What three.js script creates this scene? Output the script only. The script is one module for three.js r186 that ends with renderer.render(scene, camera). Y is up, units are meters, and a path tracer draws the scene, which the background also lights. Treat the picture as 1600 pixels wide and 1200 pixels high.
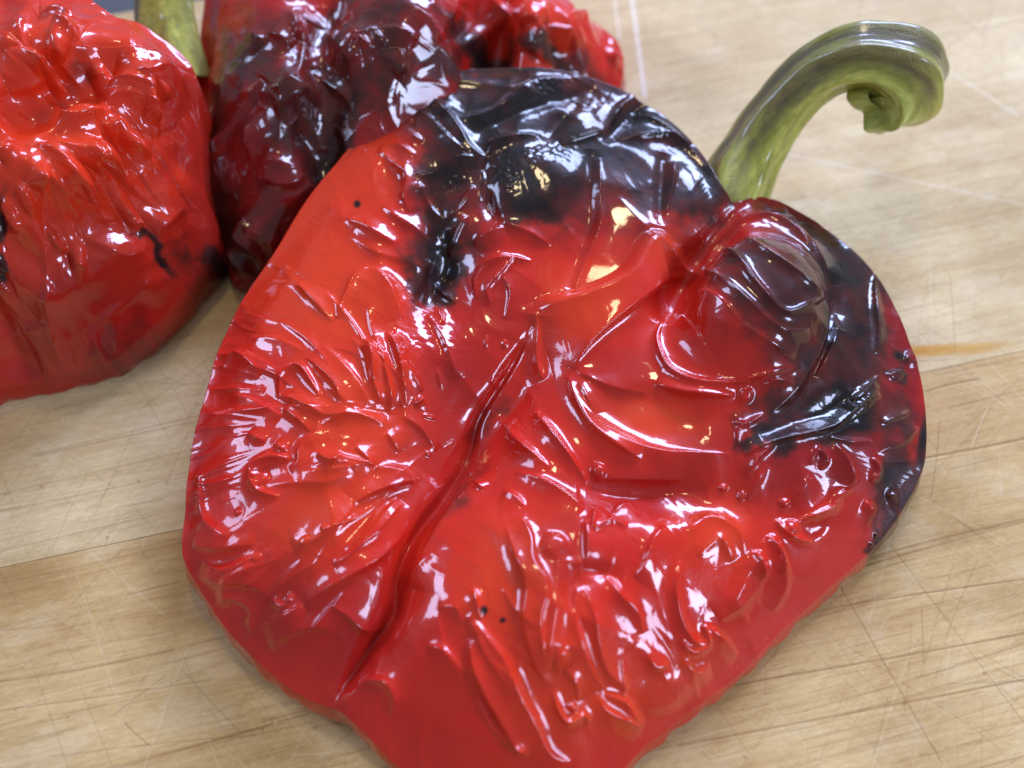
import * as THREE from 'three';
import { RectAreaLightUniformsLib } from 'three/addons/lights/RectAreaLightUniformsLib.js';
import { ImprovedNoise } from 'three/addons/math/ImprovedNoise.js';

// ------------------------------------------------------------------ camera, light, exposure
const scene = new THREE.Scene();
const W0 = 1600, H0 = 1200, FOV = 38, PITCH = 61 * Math.PI / 180, DIST = 0.172;
const camera = new THREE.PerspectiveCamera(FOV, W0 / H0, 0.005, 20);
const TARGET = new THREE.Vector3(0, 0.018, 0);
camera.position.set(TARGET.x, TARGET.y + DIST * Math.sin(PITCH), TARGET.z + DIST * Math.cos(PITCH));
camera.lookAt(TARGET);
camera.updateMatrixWorld(true);
camera.focus = 0.174;
camera.userData.fStop = 9.5;
scene.add(camera);

scene.background = new THREE.Color().setRGB(0.21, 0.23, 0.27);   // the pale room round the counter
scene.environmentIntensity = 1;
RectAreaLightUniformsLib.init();
function panel(color, intensity, w, h, pos, to = [0, 0.02, 0]) {
  const l = new THREE.RectAreaLight(color, intensity, w, h);
  l.position.set(...pos); l.lookAt(...to); scene.add(l); return l;
}
panel(0xbacbff, 34, 0.64, 0.29, [0.36, 0.56, -0.85]);             // window behind, to the right
panel(0xc0d2ff, 16, 0.32, 0.28, [-0.85, 0.66, -0.30]);             // second window on the left
panel(0xc8d6ff, 25, 0.38, 0.28, [0.86, 0.62, 0.42]);              // open door on the right
const bulb = new THREE.SpotLight(0xffe4b4, 0.4, 0, 0.5, 0.4, 2);  // warm ceiling lamp
bulb.position.set(-0.05, 1.05, -0.45); bulb.target.position.set(0, 0, 0); bulb.castShadow = true; bulb.shadow.radius = 3; scene.add(bulb, bulb.target);

const renderer = new THREE.WebGLRenderer({ antialias: true });
renderer.setSize(1024, 768);
renderer.toneMapping = THREE.LinearToneMapping;
renderer.toneMappingExposure = 1.06;
renderer.shadowMap.enabled = true;

// ------------------------------------------------------------------ helpers
let seed = 7;
const rnd = () => { seed = (seed * 1664525 + 1013904223) >>> 0; return seed / 4294967296; };
const rr = (a, b) => a + (b - a) * rnd();
const clamp = (x, a = 0, b = 1) => Math.min(b, Math.max(a, x));
const sst = (a, b, x) => { const t = clamp((x - a) / (b - a)); return t * t * (3 - 2 * t); };
const mix = (a, b, t) => a + (b - a) * t;
const perlin = new ImprovedNoise();
const nz = (x, y, z = 0.37) => perlin.noise(x, y, z);
const fbm = (x, y, z = 0.37, o = 3) => { let s = 0, a = 0.5; for (let i = 0; i < o; i++) { s += a * nz(x, y, z + i * 7.3); x *= 2.03; y *= 2.03; a *= 0.5; } return s; };
const ray = new THREE.Vector3();
function at(px, py, h) {                                          // where a sight line of the survey meets the level h
  ray.set(px / W0 * 2 - 1, 1 - py / H0 * 2, 0.5).unproject(camera).sub(camera.position).normalize();
  const t = (h - camera.position.y) / ray.y;
  return [camera.position.x + ray.x * t, camera.position.z + ray.z * t];
}
function tag(o, label, category, group, kind) {
  if (label) o.userData.label = label;
  if (category) o.userData.category = category;
  if (group) o.userData.group = group;
  if (kind) o.userData.kind = kind;
  return o;
}
const MM = 0.0001;                                                // one survey unit: a tenth of a millimetre

function canvasTex(c, srgb) {
  const t = new THREE.CanvasTexture(c);
  if (srgb) t.colorSpace = THREE.SRGBColorSpace;
  t.wrapS = t.wrapT = THREE.RepeatWrapping; t.magFilter = THREE.LinearFilter; return t;
}

// ------------------------------------------------------------------ countertop and cutting board
const seamA = at(0, 887, 0), seamB = at(1600, 548, 0), edgeP = at(215, 16, 0);
const gdir = new THREE.Vector2(seamB[0] - seamA[0], seamB[1] - seamA[1]).normalize();
const gang = -Math.atan2(gdir.y, gdir.x);
const nrm = new THREE.Vector2(gdir.y, -gdir.x);                    // towards the far side
const backW = (edgeP[0] - seamA[0]) * nrm.x + (edgeP[1] - seamA[1]) * nrm.y;
const board = new THREE.Group(); board.name = 'cutting_board';
const seamMid = [(seamA[0] + seamB[0]) / 2, (seamA[1] + seamB[1]) / 2];
board.position.set(seamMid[0], 0, seamMid[1]); board.rotation.y = gang;
tag(board, 'worn blond wooden cutting board scored with knife cuts, lying under all the peppers', 'cutting board');
scene.add(board);

const TEXW = 0.32;                                                 // metres along the grain that one texture covers
function woodMaps(width, k, tone, damp) {
  const w = 2048, h = Math.min(2048, Math.round(2048 * width / TEXW));
  const cv = document.createElement('canvas'); cv.width = w; cv.height = h;
  const bv = document.createElement('canvas'); bv.width = w; bv.height = h;
  const g = cv.getContext('2d'), b = bv.getContext('2d');
  const img = g.createImageData(w, h), bim = b.createImageData(w, h);
  for (let y = 0; y < h; y++) for (let x = 0; x < w; x++) {
    const u = x / w * 32, v = y / h * width * 100;                 // centimetres
    const warp = 0.5 * nz(u * 0.12, v * 0.5, k + 3);
    const broad = fbm(u * 0.07, (v + warp) * 0.9, k, 3);
    const band = fbm(u * 0.16, (v + warp) * 3.4, k + 11, 3);
    const fine = nz(u * 1.1, v * 26, k + 23) * 0.6 + nz(u * 2.4, v * 60, k + 31) * 0.4;
    const blotch = fbm(u * 0.7, v * 0.8, k + 41, 4);
    const pale = sst(0.05, 0.35, fbm(u * 0.9, v * 1.5, k + 57, 4));
    const grit = nz(u * 6, v * 22, k + 71) * 0.5 + nz(u * 14, v * 40, k + 77) * 0.5;
    let t = 0.52 + broad * 0.36 + band * 0.32 + fine * 0.2 + blotch * 0.5 + grit * 0.24;
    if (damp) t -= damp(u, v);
    t = clamp(t);
    let r = mix(tone[0][0], tone[1][0], t), gg = mix(tone[0][1], tone[1][1], t), bb = mix(tone[0][2], tone[1][2], t);
    r = mix(r, 232, pale * 0.16); gg = mix(gg, 218, pale * 0.16); bb = mix(bb, 196, pale * 0.16);
    const i = (y * w + x) * 4;
    img.data[i] = r; img.data[i + 1] = gg; img.data[i + 2] = bb; img.data[i + 3] = 255;
    const hh = 150 + fine * 26 + band * 20;
    bim.data[i] = bim.data[i + 1] = bim.data[i + 2] = hh; bim.data[i + 3] = 255;
  }
  g.putImageData(img, 0, 0); b.putImageData(bim, 0, 0);
  g.lineCap = b.lineCap = 'round';
  const line = (x, y, dx, dy, bend, lw, col, depth) => {
    for (const [c, s] of [[g, col], [b, depth]]) {
      if (!s) continue;
      c.strokeStyle = s; c.lineWidth = c === b ? lw * 0.8 : lw; c.beginPath(); c.moveTo(x, y);
      c.quadraticCurveTo(x + dx / 2 - dy * bend, y + dy / 2 + dx * bend, x + dx, y + dy); c.stroke();
    }
  };
  // pores and dirty checks along the grain
  for (let i = 0; i < 2600; i++) {
    const L = rr(8, 70) * (rnd() < 0.15 ? 2.5 : 1), x = rr(-50, w), y = rr(0, h);
    line(x, y, L, rr(-2, 2), rr(-0.02, 0.02), rr(0.6, 1.6), `rgba(${110 + rr(-15, 20)},${70 + rr(-10, 15)},${36},${rr(0.05, 0.2)})`, null);
  }
  for (let i = 0; i < (k > 50 ? 190 : 120); i++) {
    const L = rr(60, 420), x = rr(-100, w), y = rr(0, h);
    const a = rr(0.06, 0.24), dyy = rr(-9, 9) - L * 0.03;
    line(x, y, L, dyy, rr(-0.02, 0.02), rr(1.0, 2.4), `rgba(104,66,34,${a})`, `rgba(60,60,60,${a})`);
    if (rnd() < 0.5) line(x + rr(0, 40), y + rr(3, 9), L * rr(0.3, 0.8), dyy * 0.6, rr(-0.02, 0.02), rr(0.8, 1.5), `rgba(92,52,24,${a * 0.6})`, null);
  }
  // knife cuts in the directions a hand makes them
  const cut = (n, a0, a1, l0, l1, pale) => {
    for (let i = 0; i < n; i++) {
      const ang = rr(a0, a1), L = rr(l0, l1), x = rr(-60, w), y = rr(-60, h), lw = rr(0.5, 1.1), al = rr(0.04, 0.2) * (rnd() < 0.1 ? 1.8 : 1);
      line(x, y, Math.cos(ang) * L, Math.sin(ang) * L, rr(-0.03, 0.03), lw, pale ? `rgba(244,236,222,${al})` : `rgba(84,50,26,${al})`, `rgba(50,50,50,${al * 1.4})`);
      if (pale && rnd() < 0.4) line(x + 1.6, y + 1, Math.cos(ang) * L, Math.sin(ang) * L, 0, 0.7, `rgba(90,56,30,${al * 0.6})`, null);
    }
  };
  cut(620, 0.75, 1.35, 30, 200, true); cut(560, 0.7, 1.35, 25, 170, false);
  cut(560, 1.9, 2.6, 30, 170, true); cut(560, 1.8, 2.7, 25, 150, false);
  cut(220, -0.5, 0.25, 30, 200, true); cut(220, -0.6, 0.3, 30, 200, false);
  for (let i = 0; i < 300; i++) { g.fillStyle = `rgba(${rnd() < 0.5 ? '70,44,24' : '240,232,220'},${rr(0.1, 0.35)})`; g.beginPath(); g.ellipse(rr(0, w), rr(0, h), rr(0.8, 3), rr(0.6, 1.6), rr(0, 3), 0, 7); g.fill(); }
  return { g, b, cv, bv, w, h };
}
const TONE_BACK = [[176, 146, 96], [230, 206, 156]], TONE_FRONT = [[168, 130, 76], [224, 192, 134]];
const planks = [];
function plank(z0, z1, k, tone, after, damp) {
  const width = z1 - z0, maps = woodMaps(width, k, tone, damp);
  if (after) after(maps, width);
  const L = 0.46, T = 0.024, c = 0.00004;
  const sh = new THREE.Shape();
  sh.moveTo(-L / 2 + c, -width / 2 + c); sh.lineTo(L / 2 - c, -width / 2 + c); sh.lineTo(L / 2 - c, width / 2 - c); sh.lineTo(-L / 2 + c, width / 2 - c); sh.closePath();
  const geo = new THREE.ExtrudeGeometry(sh, { depth: T - 2 * c, bevelEnabled: true, bevelThickness: c * 0.6, bevelSize: c * 0.6, bevelSegments: 2 });
  geo.rotateX(-Math.PI / 2); geo.computeBoundingBox();
  geo.translate(0, -geo.boundingBox.max.y, (z0 + z1) / 2);
  const p = geo.attributes.position, uv = geo.attributes.uv;
  for (let i = 0; i < p.count; i++) uv.setXY(i, p.getX(i) / TEXW + 0.5, 1 - (p.getZ(i) - z0) / width - p.getY(i) * 2);
  const m = new THREE.MeshPhysicalMaterial({ map: canvasTex(maps.cv, true), bumpMap: canvasTex(maps.bv, false), bumpScale: 0.00022, roughness: 0.62, specularIntensity: 0.4 });
  const me = new THREE.Mesh(geo, m); me.name = 'plank'; me.castShadow = me.receiveShadow = true; board.add(me); planks.push(me);
  return me;
}
plank(-backW, -0.00003, 12.5, TONE_BACK, (m, width) => {
  // two long white scratches run across the back plank, above the red lobe
  const inv = new THREE.Matrix4(); board.updateMatrixWorld(); inv.copy(board.matrixWorld).invert();
  const tx = (px, py) => { const [x, z] = at(px, py, 0); const v = new THREE.Vector3(x, 0, z).applyMatrix4(inv); return [(v.x / TEXW + 0.5) * m.w, (v.z + width) / width * m.h]; };
  for (const [a, b, lw, al] of [[[985, -20], [1008, 150], 6, 0.55], [[958, -20], [968, 60], 3, 0.5], [[1450, 90], [1590, 180], 2, 0.5], [[1180, 230], [1600, 320], 2, 0.35]]) {
    const p = tx(...a), q = tx(...b); m.g.strokeStyle = `rgba(240,234,226,${al})`; m.g.lineWidth = lw; m.g.beginPath(); m.g.moveTo(...p); m.g.lineTo(...q); m.g.stroke();
  }
  // a stain of pepper juice that ran along the glue line
  for (let i = 0; i < 34; i++) { const p = tx(mix(1410, 1575, i / 34) + rr(-8, 8), 552 - i * 0.25 + rr(-5, 3)); m.g.fillStyle = `rgba(190,124,30,${mix(0.17, 0.03, i / 34)})`; m.g.beginPath(); m.g.ellipse(p[0], Math.min(p[1], m.h - 4), rr(14, 30), rr(4, 8), 0, 0, 7); m.g.fill(); }
});
plank(0.00003, 0.115, 71.5, TONE_FRONT, (m, width) => {
  const inv = new THREE.Matrix4().copy(board.matrixWorld).invert();
  const tx = (px, py) => { const [x, z] = at(px, py, 0); const v = new THREE.Vector3(x, 0, z).applyMatrix4(inv); return [(v.x / TEXW + 0.5) * m.w, v.z / width * m.h]; };
  for (const [a, b, lw, al] of [[[1430, 718], [1600, 685], 2.6, 0.6], [[1445, 612], [1530, 592], 2.4, 0.6], [[1360, 870], [1600, 810], 2.2, 0.5], [[1240, 960], [1600, 905], 2.2, 0.5], [[1080, 1080], [1600, 990], 2.4, 0.5],
    [[1060, 1165], [1600, 1062], 2.0, 0.5], [[0, 1065], [270, 1015], 2.4, 0.5], [[0, 1110], [330, 1062], 1.6, 0.35], [[0, 985], [250, 960], 1.4, 0.3], [[1280, 860], [1470, 1190], 1.8, 0.4], [[1390, 850], [1600, 1130], 1.5, 0.35]]) {
    const p = tx(...a), q = tx(...b);
    for (const [c, s] of [[m.g, `rgba(96,58,28,${al * 0.5})`], [m.b, `rgba(40,40,40,${al})`]]) { c.strokeStyle = s; c.lineWidth = lw; c.beginPath(); c.moveTo(...p); c.quadraticCurveTo((p[0] + q[0]) / 2, (p[1] + q[1]) / 2 + rr(-5, 5), ...q); c.stroke(); }
  }
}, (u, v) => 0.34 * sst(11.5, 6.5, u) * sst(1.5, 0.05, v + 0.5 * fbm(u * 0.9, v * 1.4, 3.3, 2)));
const counterGeo = new THREE.BoxGeometry(3, 0.04, 3); counterGeo.translate(0, -0.02 - 0.0265, 0);
const counter = new THREE.Mesh(counterGeo, new THREE.MeshStandardMaterial({ color: new THREE.Color().setRGB(0.085, 0.09, 0.098), roughness: 0.5 }));
counter.name = 'countertop'; counter.receiveShadow = true; tag(counter, null, null, null, 'structure'); scene.add(counter);

// ------------------------------------------------------------------ roasted peppers
const skinBump = (() => {
  const n = 512, d = new Uint8Array(n * n * 4);
  const tor = (x, y, f, s) => { const a = x / n * Math.PI * 2, b = y / n * Math.PI * 2, R = f / (2 * Math.PI); return perlin.noise(Math.cos(a) * R + 9, Math.sin(a) * R + Math.cos(b) * R * 1.3 + s, Math.sin(b) * R * 1.3 + 4); };
  for (let y = 0; y < n; y++) for (let x = 0; x < n; x++) {
    const v = clamp(0.5 + 0.35 * tor(x, y, 60, 1) + 0.25 * tor(x, y, 120, 5));
    const i = (y * n + x) * 4; d[i] = d[i + 1] = d[i + 2] = v * 255; d[i + 3] = 255;
  }
  const t = new THREE.DataTexture(d, n, n); t.wrapS = t.wrapT = THREE.RepeatWrapping; t.magFilter = THREE.LinearFilter; t.needsUpdate = true; return t;
})();
const skinMat = () => new THREE.MeshPhysicalMaterial({ vertexColors: true, roughness: 1, specularIntensity: 0.28, clearcoat: 1, clearcoatRoughness: 0.5, bumpMap: skinBump, bumpScale: 0.000022 });
function glossMap(n, charAt) {                                     // red: clear coat, green: roughness; scorched skin is duller, and the juice lies in patches
  const d = new Uint8Array(n * n * 4);
  for (let j = 0; j < n; j++) for (let i = 0; i < n; i++) {
    const u = i / n, v = j / n, k = charAt(i, j), wet = sst(-0.25, 0.25, fbm(u * 9, v * 9, 4.4, 4)), fine = nz(u * 60, v * 60, 2.2);
    const coat = clamp(mix(0.72, 1, wet) * (1 - 0.3 * sst(0.35, 0.9, k) * sst(-0.35, 0.2, fbm(u * 26, v * 26, 8.8, 3))));
    const rough = clamp(mix(0.42, 0.24, wet) + 0.05 * sst(0.3, 0.9, k) + 0.05 * fine), q = (j * n + i) * 4;
    d[q] = coat * 255; d[q + 1] = rough * 255; d[q + 2] = clamp(mix(0.17, 0.09, wet) + 0.03 * sst(0.4, 0.95, k)) * 255; d[q + 3] = 255;
  }
  const tex = (f) => { const e = new Uint8Array(n * n * 4); for (let q = 0; q < d.length; q += 4) { e[q] = e[q + 1] = e[q + 2] = d[q + f]; e[q + 3] = 255; } const t = new THREE.DataTexture(e, n, n); t.magFilter = THREE.LinearFilter; t.channel = 1; t.needsUpdate = true; return t; };
  return [tex(0), tex(1), tex(2)];
}

class PepperForm {
  constructor(outline, centre, top, N, [nf, nb, gain]) {
    this.N = N; this.nf = nf; this.nb = nb; this.gain = gain; this.top = top * 0.01; this.blobs = []; this.creases = []; this.paint = [];
    this.c = at(centre[0], centre[1], 0.015);
    const pts = outline.map(([x, y, h]) => { const p = at(x, y, h * 0.01); return new THREE.Vector3(p[0] - this.c[0], h * 0.01, p[1] - this.c[1]); });
    const curve = new THREE.CatmullRomCurve3(pts, true, 'centripetal', 0.5), M = 1440, fine = curve.getPoints(3600);
    this.R = new Float32Array(M).fill(-1); this.Y = new Float32Array(M); this.M = M;
    for (let i = 0; i < fine.length - 1; i++) {                    // radius and rim height by bearing
      const a = fine[i], b = fine[i + 1];
      let t0 = Math.atan2(a.z, a.x) / (2 * Math.PI) * M, t1 = Math.atan2(b.z, b.x) / (2 * Math.PI) * M;
      if (t1 - t0 > M / 2) t1 -= M; if (t0 - t1 > M / 2) t1 += M;
      const s = Math.min(t0, t1), e = Math.max(t0, t1);
      for (let k = Math.floor(s); k <= Math.ceil(e); k++) {
        const f = e - s < 1e-6 ? 0 : clamp((k - t0) / (t1 - t0)), kk = ((k % M) + M) % M, r = Math.hypot(mix(a.x, b.x, f), mix(a.z, b.z, f));
        if (r > this.R[kk]) { this.R[kk] = r; this.Y[kk] = mix(a.y, b.y, f); }
      }
    }
  }
  rim(th) { let k = th / (2 * Math.PI) * this.M; k = ((k % this.M) + this.M) % this.M; const i = Math.floor(k), f = k - i, j = (i + 1) % this.M; return [mix(this.R[i % this.M], this.R[j], f), mix(this.Y[i % this.M], this.Y[j], f)]; }
  base(x, z) {
    const dx = x - this.c[0], dz = z - this.c[1], [R, yb] = this.rim(Math.atan2(dz, dx)), r = Math.min(1, Math.hypot(dx, dz) / R);
    const n = mix(this.nf, this.nb, sst(0.003, 0.02, yb));
    let y = yb + (this.top - yb) * (1 - Math.pow(r, n));
    for (const b of this.blobs) { const q = this.local(b, x, z); if (q < 9) y += b.h * Math.exp(-q) * sst(1.0, 0.86, r); }
    return y;
  }
  on(px, py) { let h = this.top * 0.8, p; for (let i = 0; i < 14; i++) { p = at(px, py, h); h = mix(h, this.base(p[0], p[1]), 0.7); } return p; }
  ellipse(px, py, rx, ry, rot) {
    const c = Math.cos(rot), s = Math.sin(rot), o = this.on(px, py), e = 0.02, h = this.base(o[0], o[1]);
    const o2 = at(px, py, h), u = at(px + c * rx, py + s * rx, h), v = at(px - s * ry, py + c * ry, h);
    return { x: o[0], z: o[1], ux: u[0] - o2[0], uz: u[1] - o2[1], vx: v[0] - o2[0], vz: v[1] - o2[1] };
  }
  local(b, x, z) { const dx = x - b.x, dz = z - b.z, det = b.ux * b.vz - b.uz * b.vx, a = (dx * b.vz - dz * b.vx) / det, c = (b.ux * dz - b.uz * dx) / det; return a * a + c * c; }
  lobe(px, py, rx, ry, rot, h) { this.blobs.push({ ...this.ellipse(px, py, rx, ry, rot), h: h * MM }); }
  crease(kind, frame, h, w, list) {
    const pts = [];
    for (let i = 0; i < list.length; i += 2) { const p = this.on(frame[0] + list[i] * frame[2], frame[1] + list[i + 1] * frame[2]); pts.push(new THREE.Vector3(p[0], 0, p[1])); }
    const sm = pts.length > 2 ? new THREE.CatmullRomCurve3(pts, false, 'centripetal').getPoints(pts.length * 5) : [pts[0], pts[0].clone().lerp(pts[1], 0.5), pts[1]];
    let len = 0; for (let i = 1; i < sm.length; i++) len += sm[i].distanceTo(sm[i - 1]);
    const straight = sst(0.72, 0.98, sm[0].distanceTo(sm[sm.length - 1]) / len);
    this.creases.push({ kind, h: h * MM * this.gain, w: w * MM * (kind === 'R' ? 0.72 : 1), p: sm.map((q) => [q.x, q.z]), side: rnd() < 0.5 ? -1 : 1, lean: rr(0.8, 3.2) * straight });
  }
  bump(frame, h, list) { for (let i = 0; i < list.length; i += 5) this.creases.push({ kind: 'B', h: h * MM * (list[i + 2] * frame[2] < 40 ? 0.65 : 1), e: this.ellipse(frame[0] + list[i] * frame[2], frame[1] + list[i + 1] * frame[2], list[i + 2] * frame[2], list[i + 3] * frame[2], list[i + 4]) }); }
  dab(kind, s, list, frame = [0, 0, 1]) { for (let i = 0; i < list.length; i += 5) this.paint.push({ kind, s, e: this.ellipse(frame[0] + list[i] * frame[2], frame[1] + list[i + 1] * frame[2], list[i + 2] * frame[2], list[i + 3] * frame[2], list[i + 4]) }); }

  build(material, wrinkle, tint, rimKeep = 0.75) {
    const N = this.N, V = N * N, X = new Float32Array(V), Z = new Float32Array(V), Y = new Float32Array(V), RR = new Float32Array(V);
    for (let j = 0; j < N; j++) for (let i = 0; i < N; i++) {
      const u = i / (N - 1) * 2 - 1, v = j / (N - 1) * 2 - 1;
      let r, th;
      if (Math.abs(u) > Math.abs(v)) { r = Math.abs(u); th = Math.PI / 4 * v / u; if (u < 0) th += Math.PI; }
      else if (v !== 0) { r = Math.abs(v); th = Math.PI / 2 - Math.PI / 4 * u / v; if (v < 0) th += Math.PI; }
      else { r = 0; th = 0; }
      const [R] = this.rim(th), k = j * N + i;
      X[k] = this.c[0] + Math.cos(th) * r * R; Z[k] = this.c[1] + Math.sin(th) * r * R; RR[k] = r;
      Y[k] = this.base(X[k], Z[k]);
    }
    const D = new Float32Array(V), DG = new Float32Array(V), keep = new Float32Array(V).fill(1);
    // bins so that each crease only visits the points near it
    const B = 64, bins = Array.from({ length: B * B }, () => []);
    let x0 = 1e9, x1 = -1e9, z0 = 1e9, z1 = -1e9;
    for (let k = 0; k < V; k++) { x0 = Math.min(x0, X[k]); x1 = Math.max(x1, X[k]); z0 = Math.min(z0, Z[k]); z1 = Math.max(z1, Z[k]); }
    const bx = (x) => clamp(Math.floor((x - x0) / (x1 - x0) * B), 0, B - 1), bz = (z) => clamp(Math.floor((z - z0) / (z1 - z0) * B), 0, B - 1);
    for (let k = 0; k < V; k++) bins[bz(Z[k]) * B + bx(X[k])].push(k);
    const near = (ax, bx_, az, bz_, f) => { for (let j = bz(az); j <= bz(bz_); j++) for (let i = bx(ax); i <= bx(bx_); i++) for (const k of bins[j * B + i]) f(k); };
    for (const c of this.creases) {
      if (c.kind === 'B') {
        const e = c.e, m = 1.8 * Math.max(Math.hypot(e.ux, e.uz), Math.hypot(e.vx, e.vz));
        near(e.x - m, e.x + m, e.z - m, e.z + m, (k) => { const q = this.local(e, X[k], Z[k]); if (q < 3) D[k] += c.h * Math.exp(-q * q * 0.9) ; });
        continue;
      }
      const reach = c.w * 8, P = c.p, n = P.length;
      let ax = 1e9, bx2 = -1e9, az = 1e9, bz2 = -1e9; for (const [x, z] of P) { ax = Math.min(ax, x); bx2 = Math.max(bx2, x); az = Math.min(az, z); bz2 = Math.max(bz2, z); }
      near(ax - reach, bx2 + reach, az - reach, bz2 + reach, (k) => {
        let best = 1e9, bt = 0, sg = 1; const x = X[k], z = Z[k];
        for (let i = 0; i < n - 1; i++) {
          const dx = P[i + 1][0] - P[i][0], dz = P[i + 1][1] - P[i][1], l2 = dx * dx + dz * dz + 1e-16, t = clamp(((x - P[i][0]) * dx + (z - P[i][1]) * dz) / l2);
          const ex = x - P[i][0] - dx * t, ez = z - P[i][1] - dz * t, d = ex * ex + ez * ez;
          if (d < best) { best = d; bt = (i + t) / (n - 1); sg = dx * ez - dz * ex > 0 ? 1 : -1; }
        }
        const d = Math.sqrt(best); if (d > reach) return;
        const soft = Math.pow(1 - best / (reach * reach), 2);
        const tp = Math.pow(clamp(4 * bt * (1 - bt)), 0.75), w = c.w * mix(0.6, 1, tp);
        if (c.kind === 'S') { const s = d * sg; D[k] += soft * c.h * tp * sst(-c.w * 0.28, c.w * 0.28, s) * Math.exp(-Math.max(s, 0) / (c.w * 1.8)); return; }
        if (c.kind === 'G') { const e = w * 0.4, q = d / (w * 1.8); DG[k] -= c.h * tp * Math.exp(-(Math.sqrt(d * d + e * e) - e) / (w * 0.85)); keep[k] *= 1 - 0.8 * tp * Math.exp(-q * q); return; }
        if (c.kind !== 'R') { const e = w * 0.7; D[k] -= soft * c.h * tp * Math.exp(-(Math.sqrt(d * d + e * e) - e) / (w * 0.85)); return; }
        const e = w * 0.11, wide = mix(0.72, 0.72 + c.lean, sst(-0.5, 0.5, d * sg * c.side / w));   // slack skin hangs further from one side of a fold than from the other
        D[k] += soft * c.h * tp * Math.exp(-(Math.sqrt(d * d + e * e) - e) / (w * wide));
      });
    }
    const N3 = new Float32Array(V * 3), col = new Float32Array(V * 3), kk = { k: new Float32Array(V), d: new Float32Array(V), o: new Float32Array(V), p: new Float32Array(V), s: new Float32Array(V), b: new Float32Array(V) };
    for (const b of this.paint) {
      const e = b.e, m = 2.6 * Math.max(Math.hypot(e.ux, e.uz), Math.hypot(e.vx, e.vz)), f = kk[b.kind];
      const wob = Math.min(Math.hypot(e.ux, e.uz), Math.hypot(e.vx, e.vz)) < 0.0009 ? 0.06 : 1;   // pin-point scorches keep their shape
      near(e.x - m, e.x + m, e.z - m, e.z + m, (k) => {
        const wx = X[k] + wob * 0.0022 * nz(X[k] * 260, Z[k] * 260, 5 + Y[k] * 260) + wob * 0.0008 * nz(X[k] * 900, Z[k] * 900, 8 + Y[k] * 900), wz = Z[k] + wob * 0.0022 * nz(X[k] * 260, Z[k] * 260, 15 + Y[k] * 260) + wob * 0.0008 * nz(X[k] * 900, Z[k] * 900, 18 + Y[k] * 900);
        const q = this.local(e, wx, wz); if (q < 6) f[k] = 1 - (1 - f[k]) * (1 - b.s * (0.5 * Math.exp(-q * q * 0.75) + 0.5 * Math.exp(-q * 0.95)));
      });
    }
    for (let k = 0; k < V; k++) {
      const fade = mix(rimKeep, 1, sst(1.0, 0.95, RR[k]));
      const e = 0.0006, gx = (this.base(X[k] + e, Z[k]) - this.base(X[k] - e, Z[k])) / (2 * e), gz = (this.base(X[k], Z[k] + e) - this.base(X[k], Z[k] - e)) / (2 * e);
      const gl = Math.min(1, 1.5 / (Math.hypot(gx, gz) + 1e-6)) * sst(1.0, 0.93, RR[k]), nx = -gx * gl, nzz = -gz * gl, nl = Math.hypot(nx, 1, nzz);
      const amt = (D[k] * keep[k] + DG[k] + wrinkle(X[k], Z[k], RR[k], kk.s[k], kk.b[k], Y[k]) * keep[k]) * fade;
      N3[k * 3] = nx / nl * amt; N3[k * 3 + 1] = amt / nl; N3[k * 3 + 2] = nzz / nl * amt;
      const c = tint(X[k], Z[k], kk.k[k], kk.d[k], kk.o[k], kk.p[k], Y[k]);
      col[k * 3] = c[0]; col[k * 3 + 1] = c[1]; col[k * 3 + 2] = c[2];
    }
    for (let k = 0; k < V; k++) { X[k] += N3[k * 3]; Y[k] = Math.max(Y[k] + N3[k * 3 + 1], 0.0015); Z[k] += N3[k * 3 + 2]; }
    const edge = []; for (let i = 0; i < N - 1; i++) edge.push(i); for (let j = 0; j < N - 1; j++) edge.push(j * N + N - 1); for (let i = N - 1; i > 0; i--) edge.push((N - 1) * N + i); for (let j = N - 1; j > 0; j--) edge.push(j * N);
    const K = 14, E = edge.length, pos = new Float32Array((V + E * K) * 3), cc = new Float32Array((V + E * K) * 3), uv = new Float32Array((V + E * K) * 2), idx = [];
    for (let k = 0; k < V; k++) { pos[k * 3] = X[k]; pos[k * 3 + 1] = Y[k]; pos[k * 3 + 2] = Z[k]; uv[k * 2] = X[k] / 0.03; uv[k * 2 + 1] = Z[k] / 0.03; }
    cc.set(col);
    for (let q = 1; q <= K; q++) for (let e = 0; e < E; e++) {     // the side wall rolls under to the board
      const v = edge[e], a = q / K, id = V + (q - 1) * E + e, y = Y[v] * (1 - Math.sin(a * Math.PI / 2)) - 0.0002 * a;
      const puff = 1 + 0.018 * Math.sin(a * Math.PI * 0.9) - 0.05 * Math.pow(a, 3) + 0.012 * nz(X[v] * 330, Z[v] * 330, q * 0.2) * Math.sin(a * Math.PI * 0.8);
      pos[id * 3] = this.c[0] + (X[v] - this.c[0]) * puff; pos[id * 3 + 1] = y; pos[id * 3 + 2] = this.c[1] + (Z[v] - this.c[1]) * puff;
      for (let t = 0; t < 3; t++) cc[id * 3 + t] = col[v * 3 + t] * 0.9;
      uv[id * 2] = X[v] / 0.03 + a * 0.1; uv[id * 2 + 1] = Z[v] / 0.03 + a * 0.1;
    }
    for (let j = 0; j < N - 1; j++) for (let i = 0; i < N - 1; i++) { const a = j * N + i; idx.push(a, a + N, a + 1, a + 1, a + N, a + N + 1); }
    for (let q = 0; q < K; q++) for (let e = 0; e < E; e++) {
      const f = (e + 1) % E, a = q ? V + (q - 1) * E + e : edge[e], b = q ? V + (q - 1) * E + f : edge[f], c = V + q * E + e, d = V + q * E + f;
      idx.push(a, b, c, b, d, c);
    }
    const GN = 512, cf = new Float32Array(GN * GN), uv1 = new Float32Array(pos.length / 3 * 2);
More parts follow.
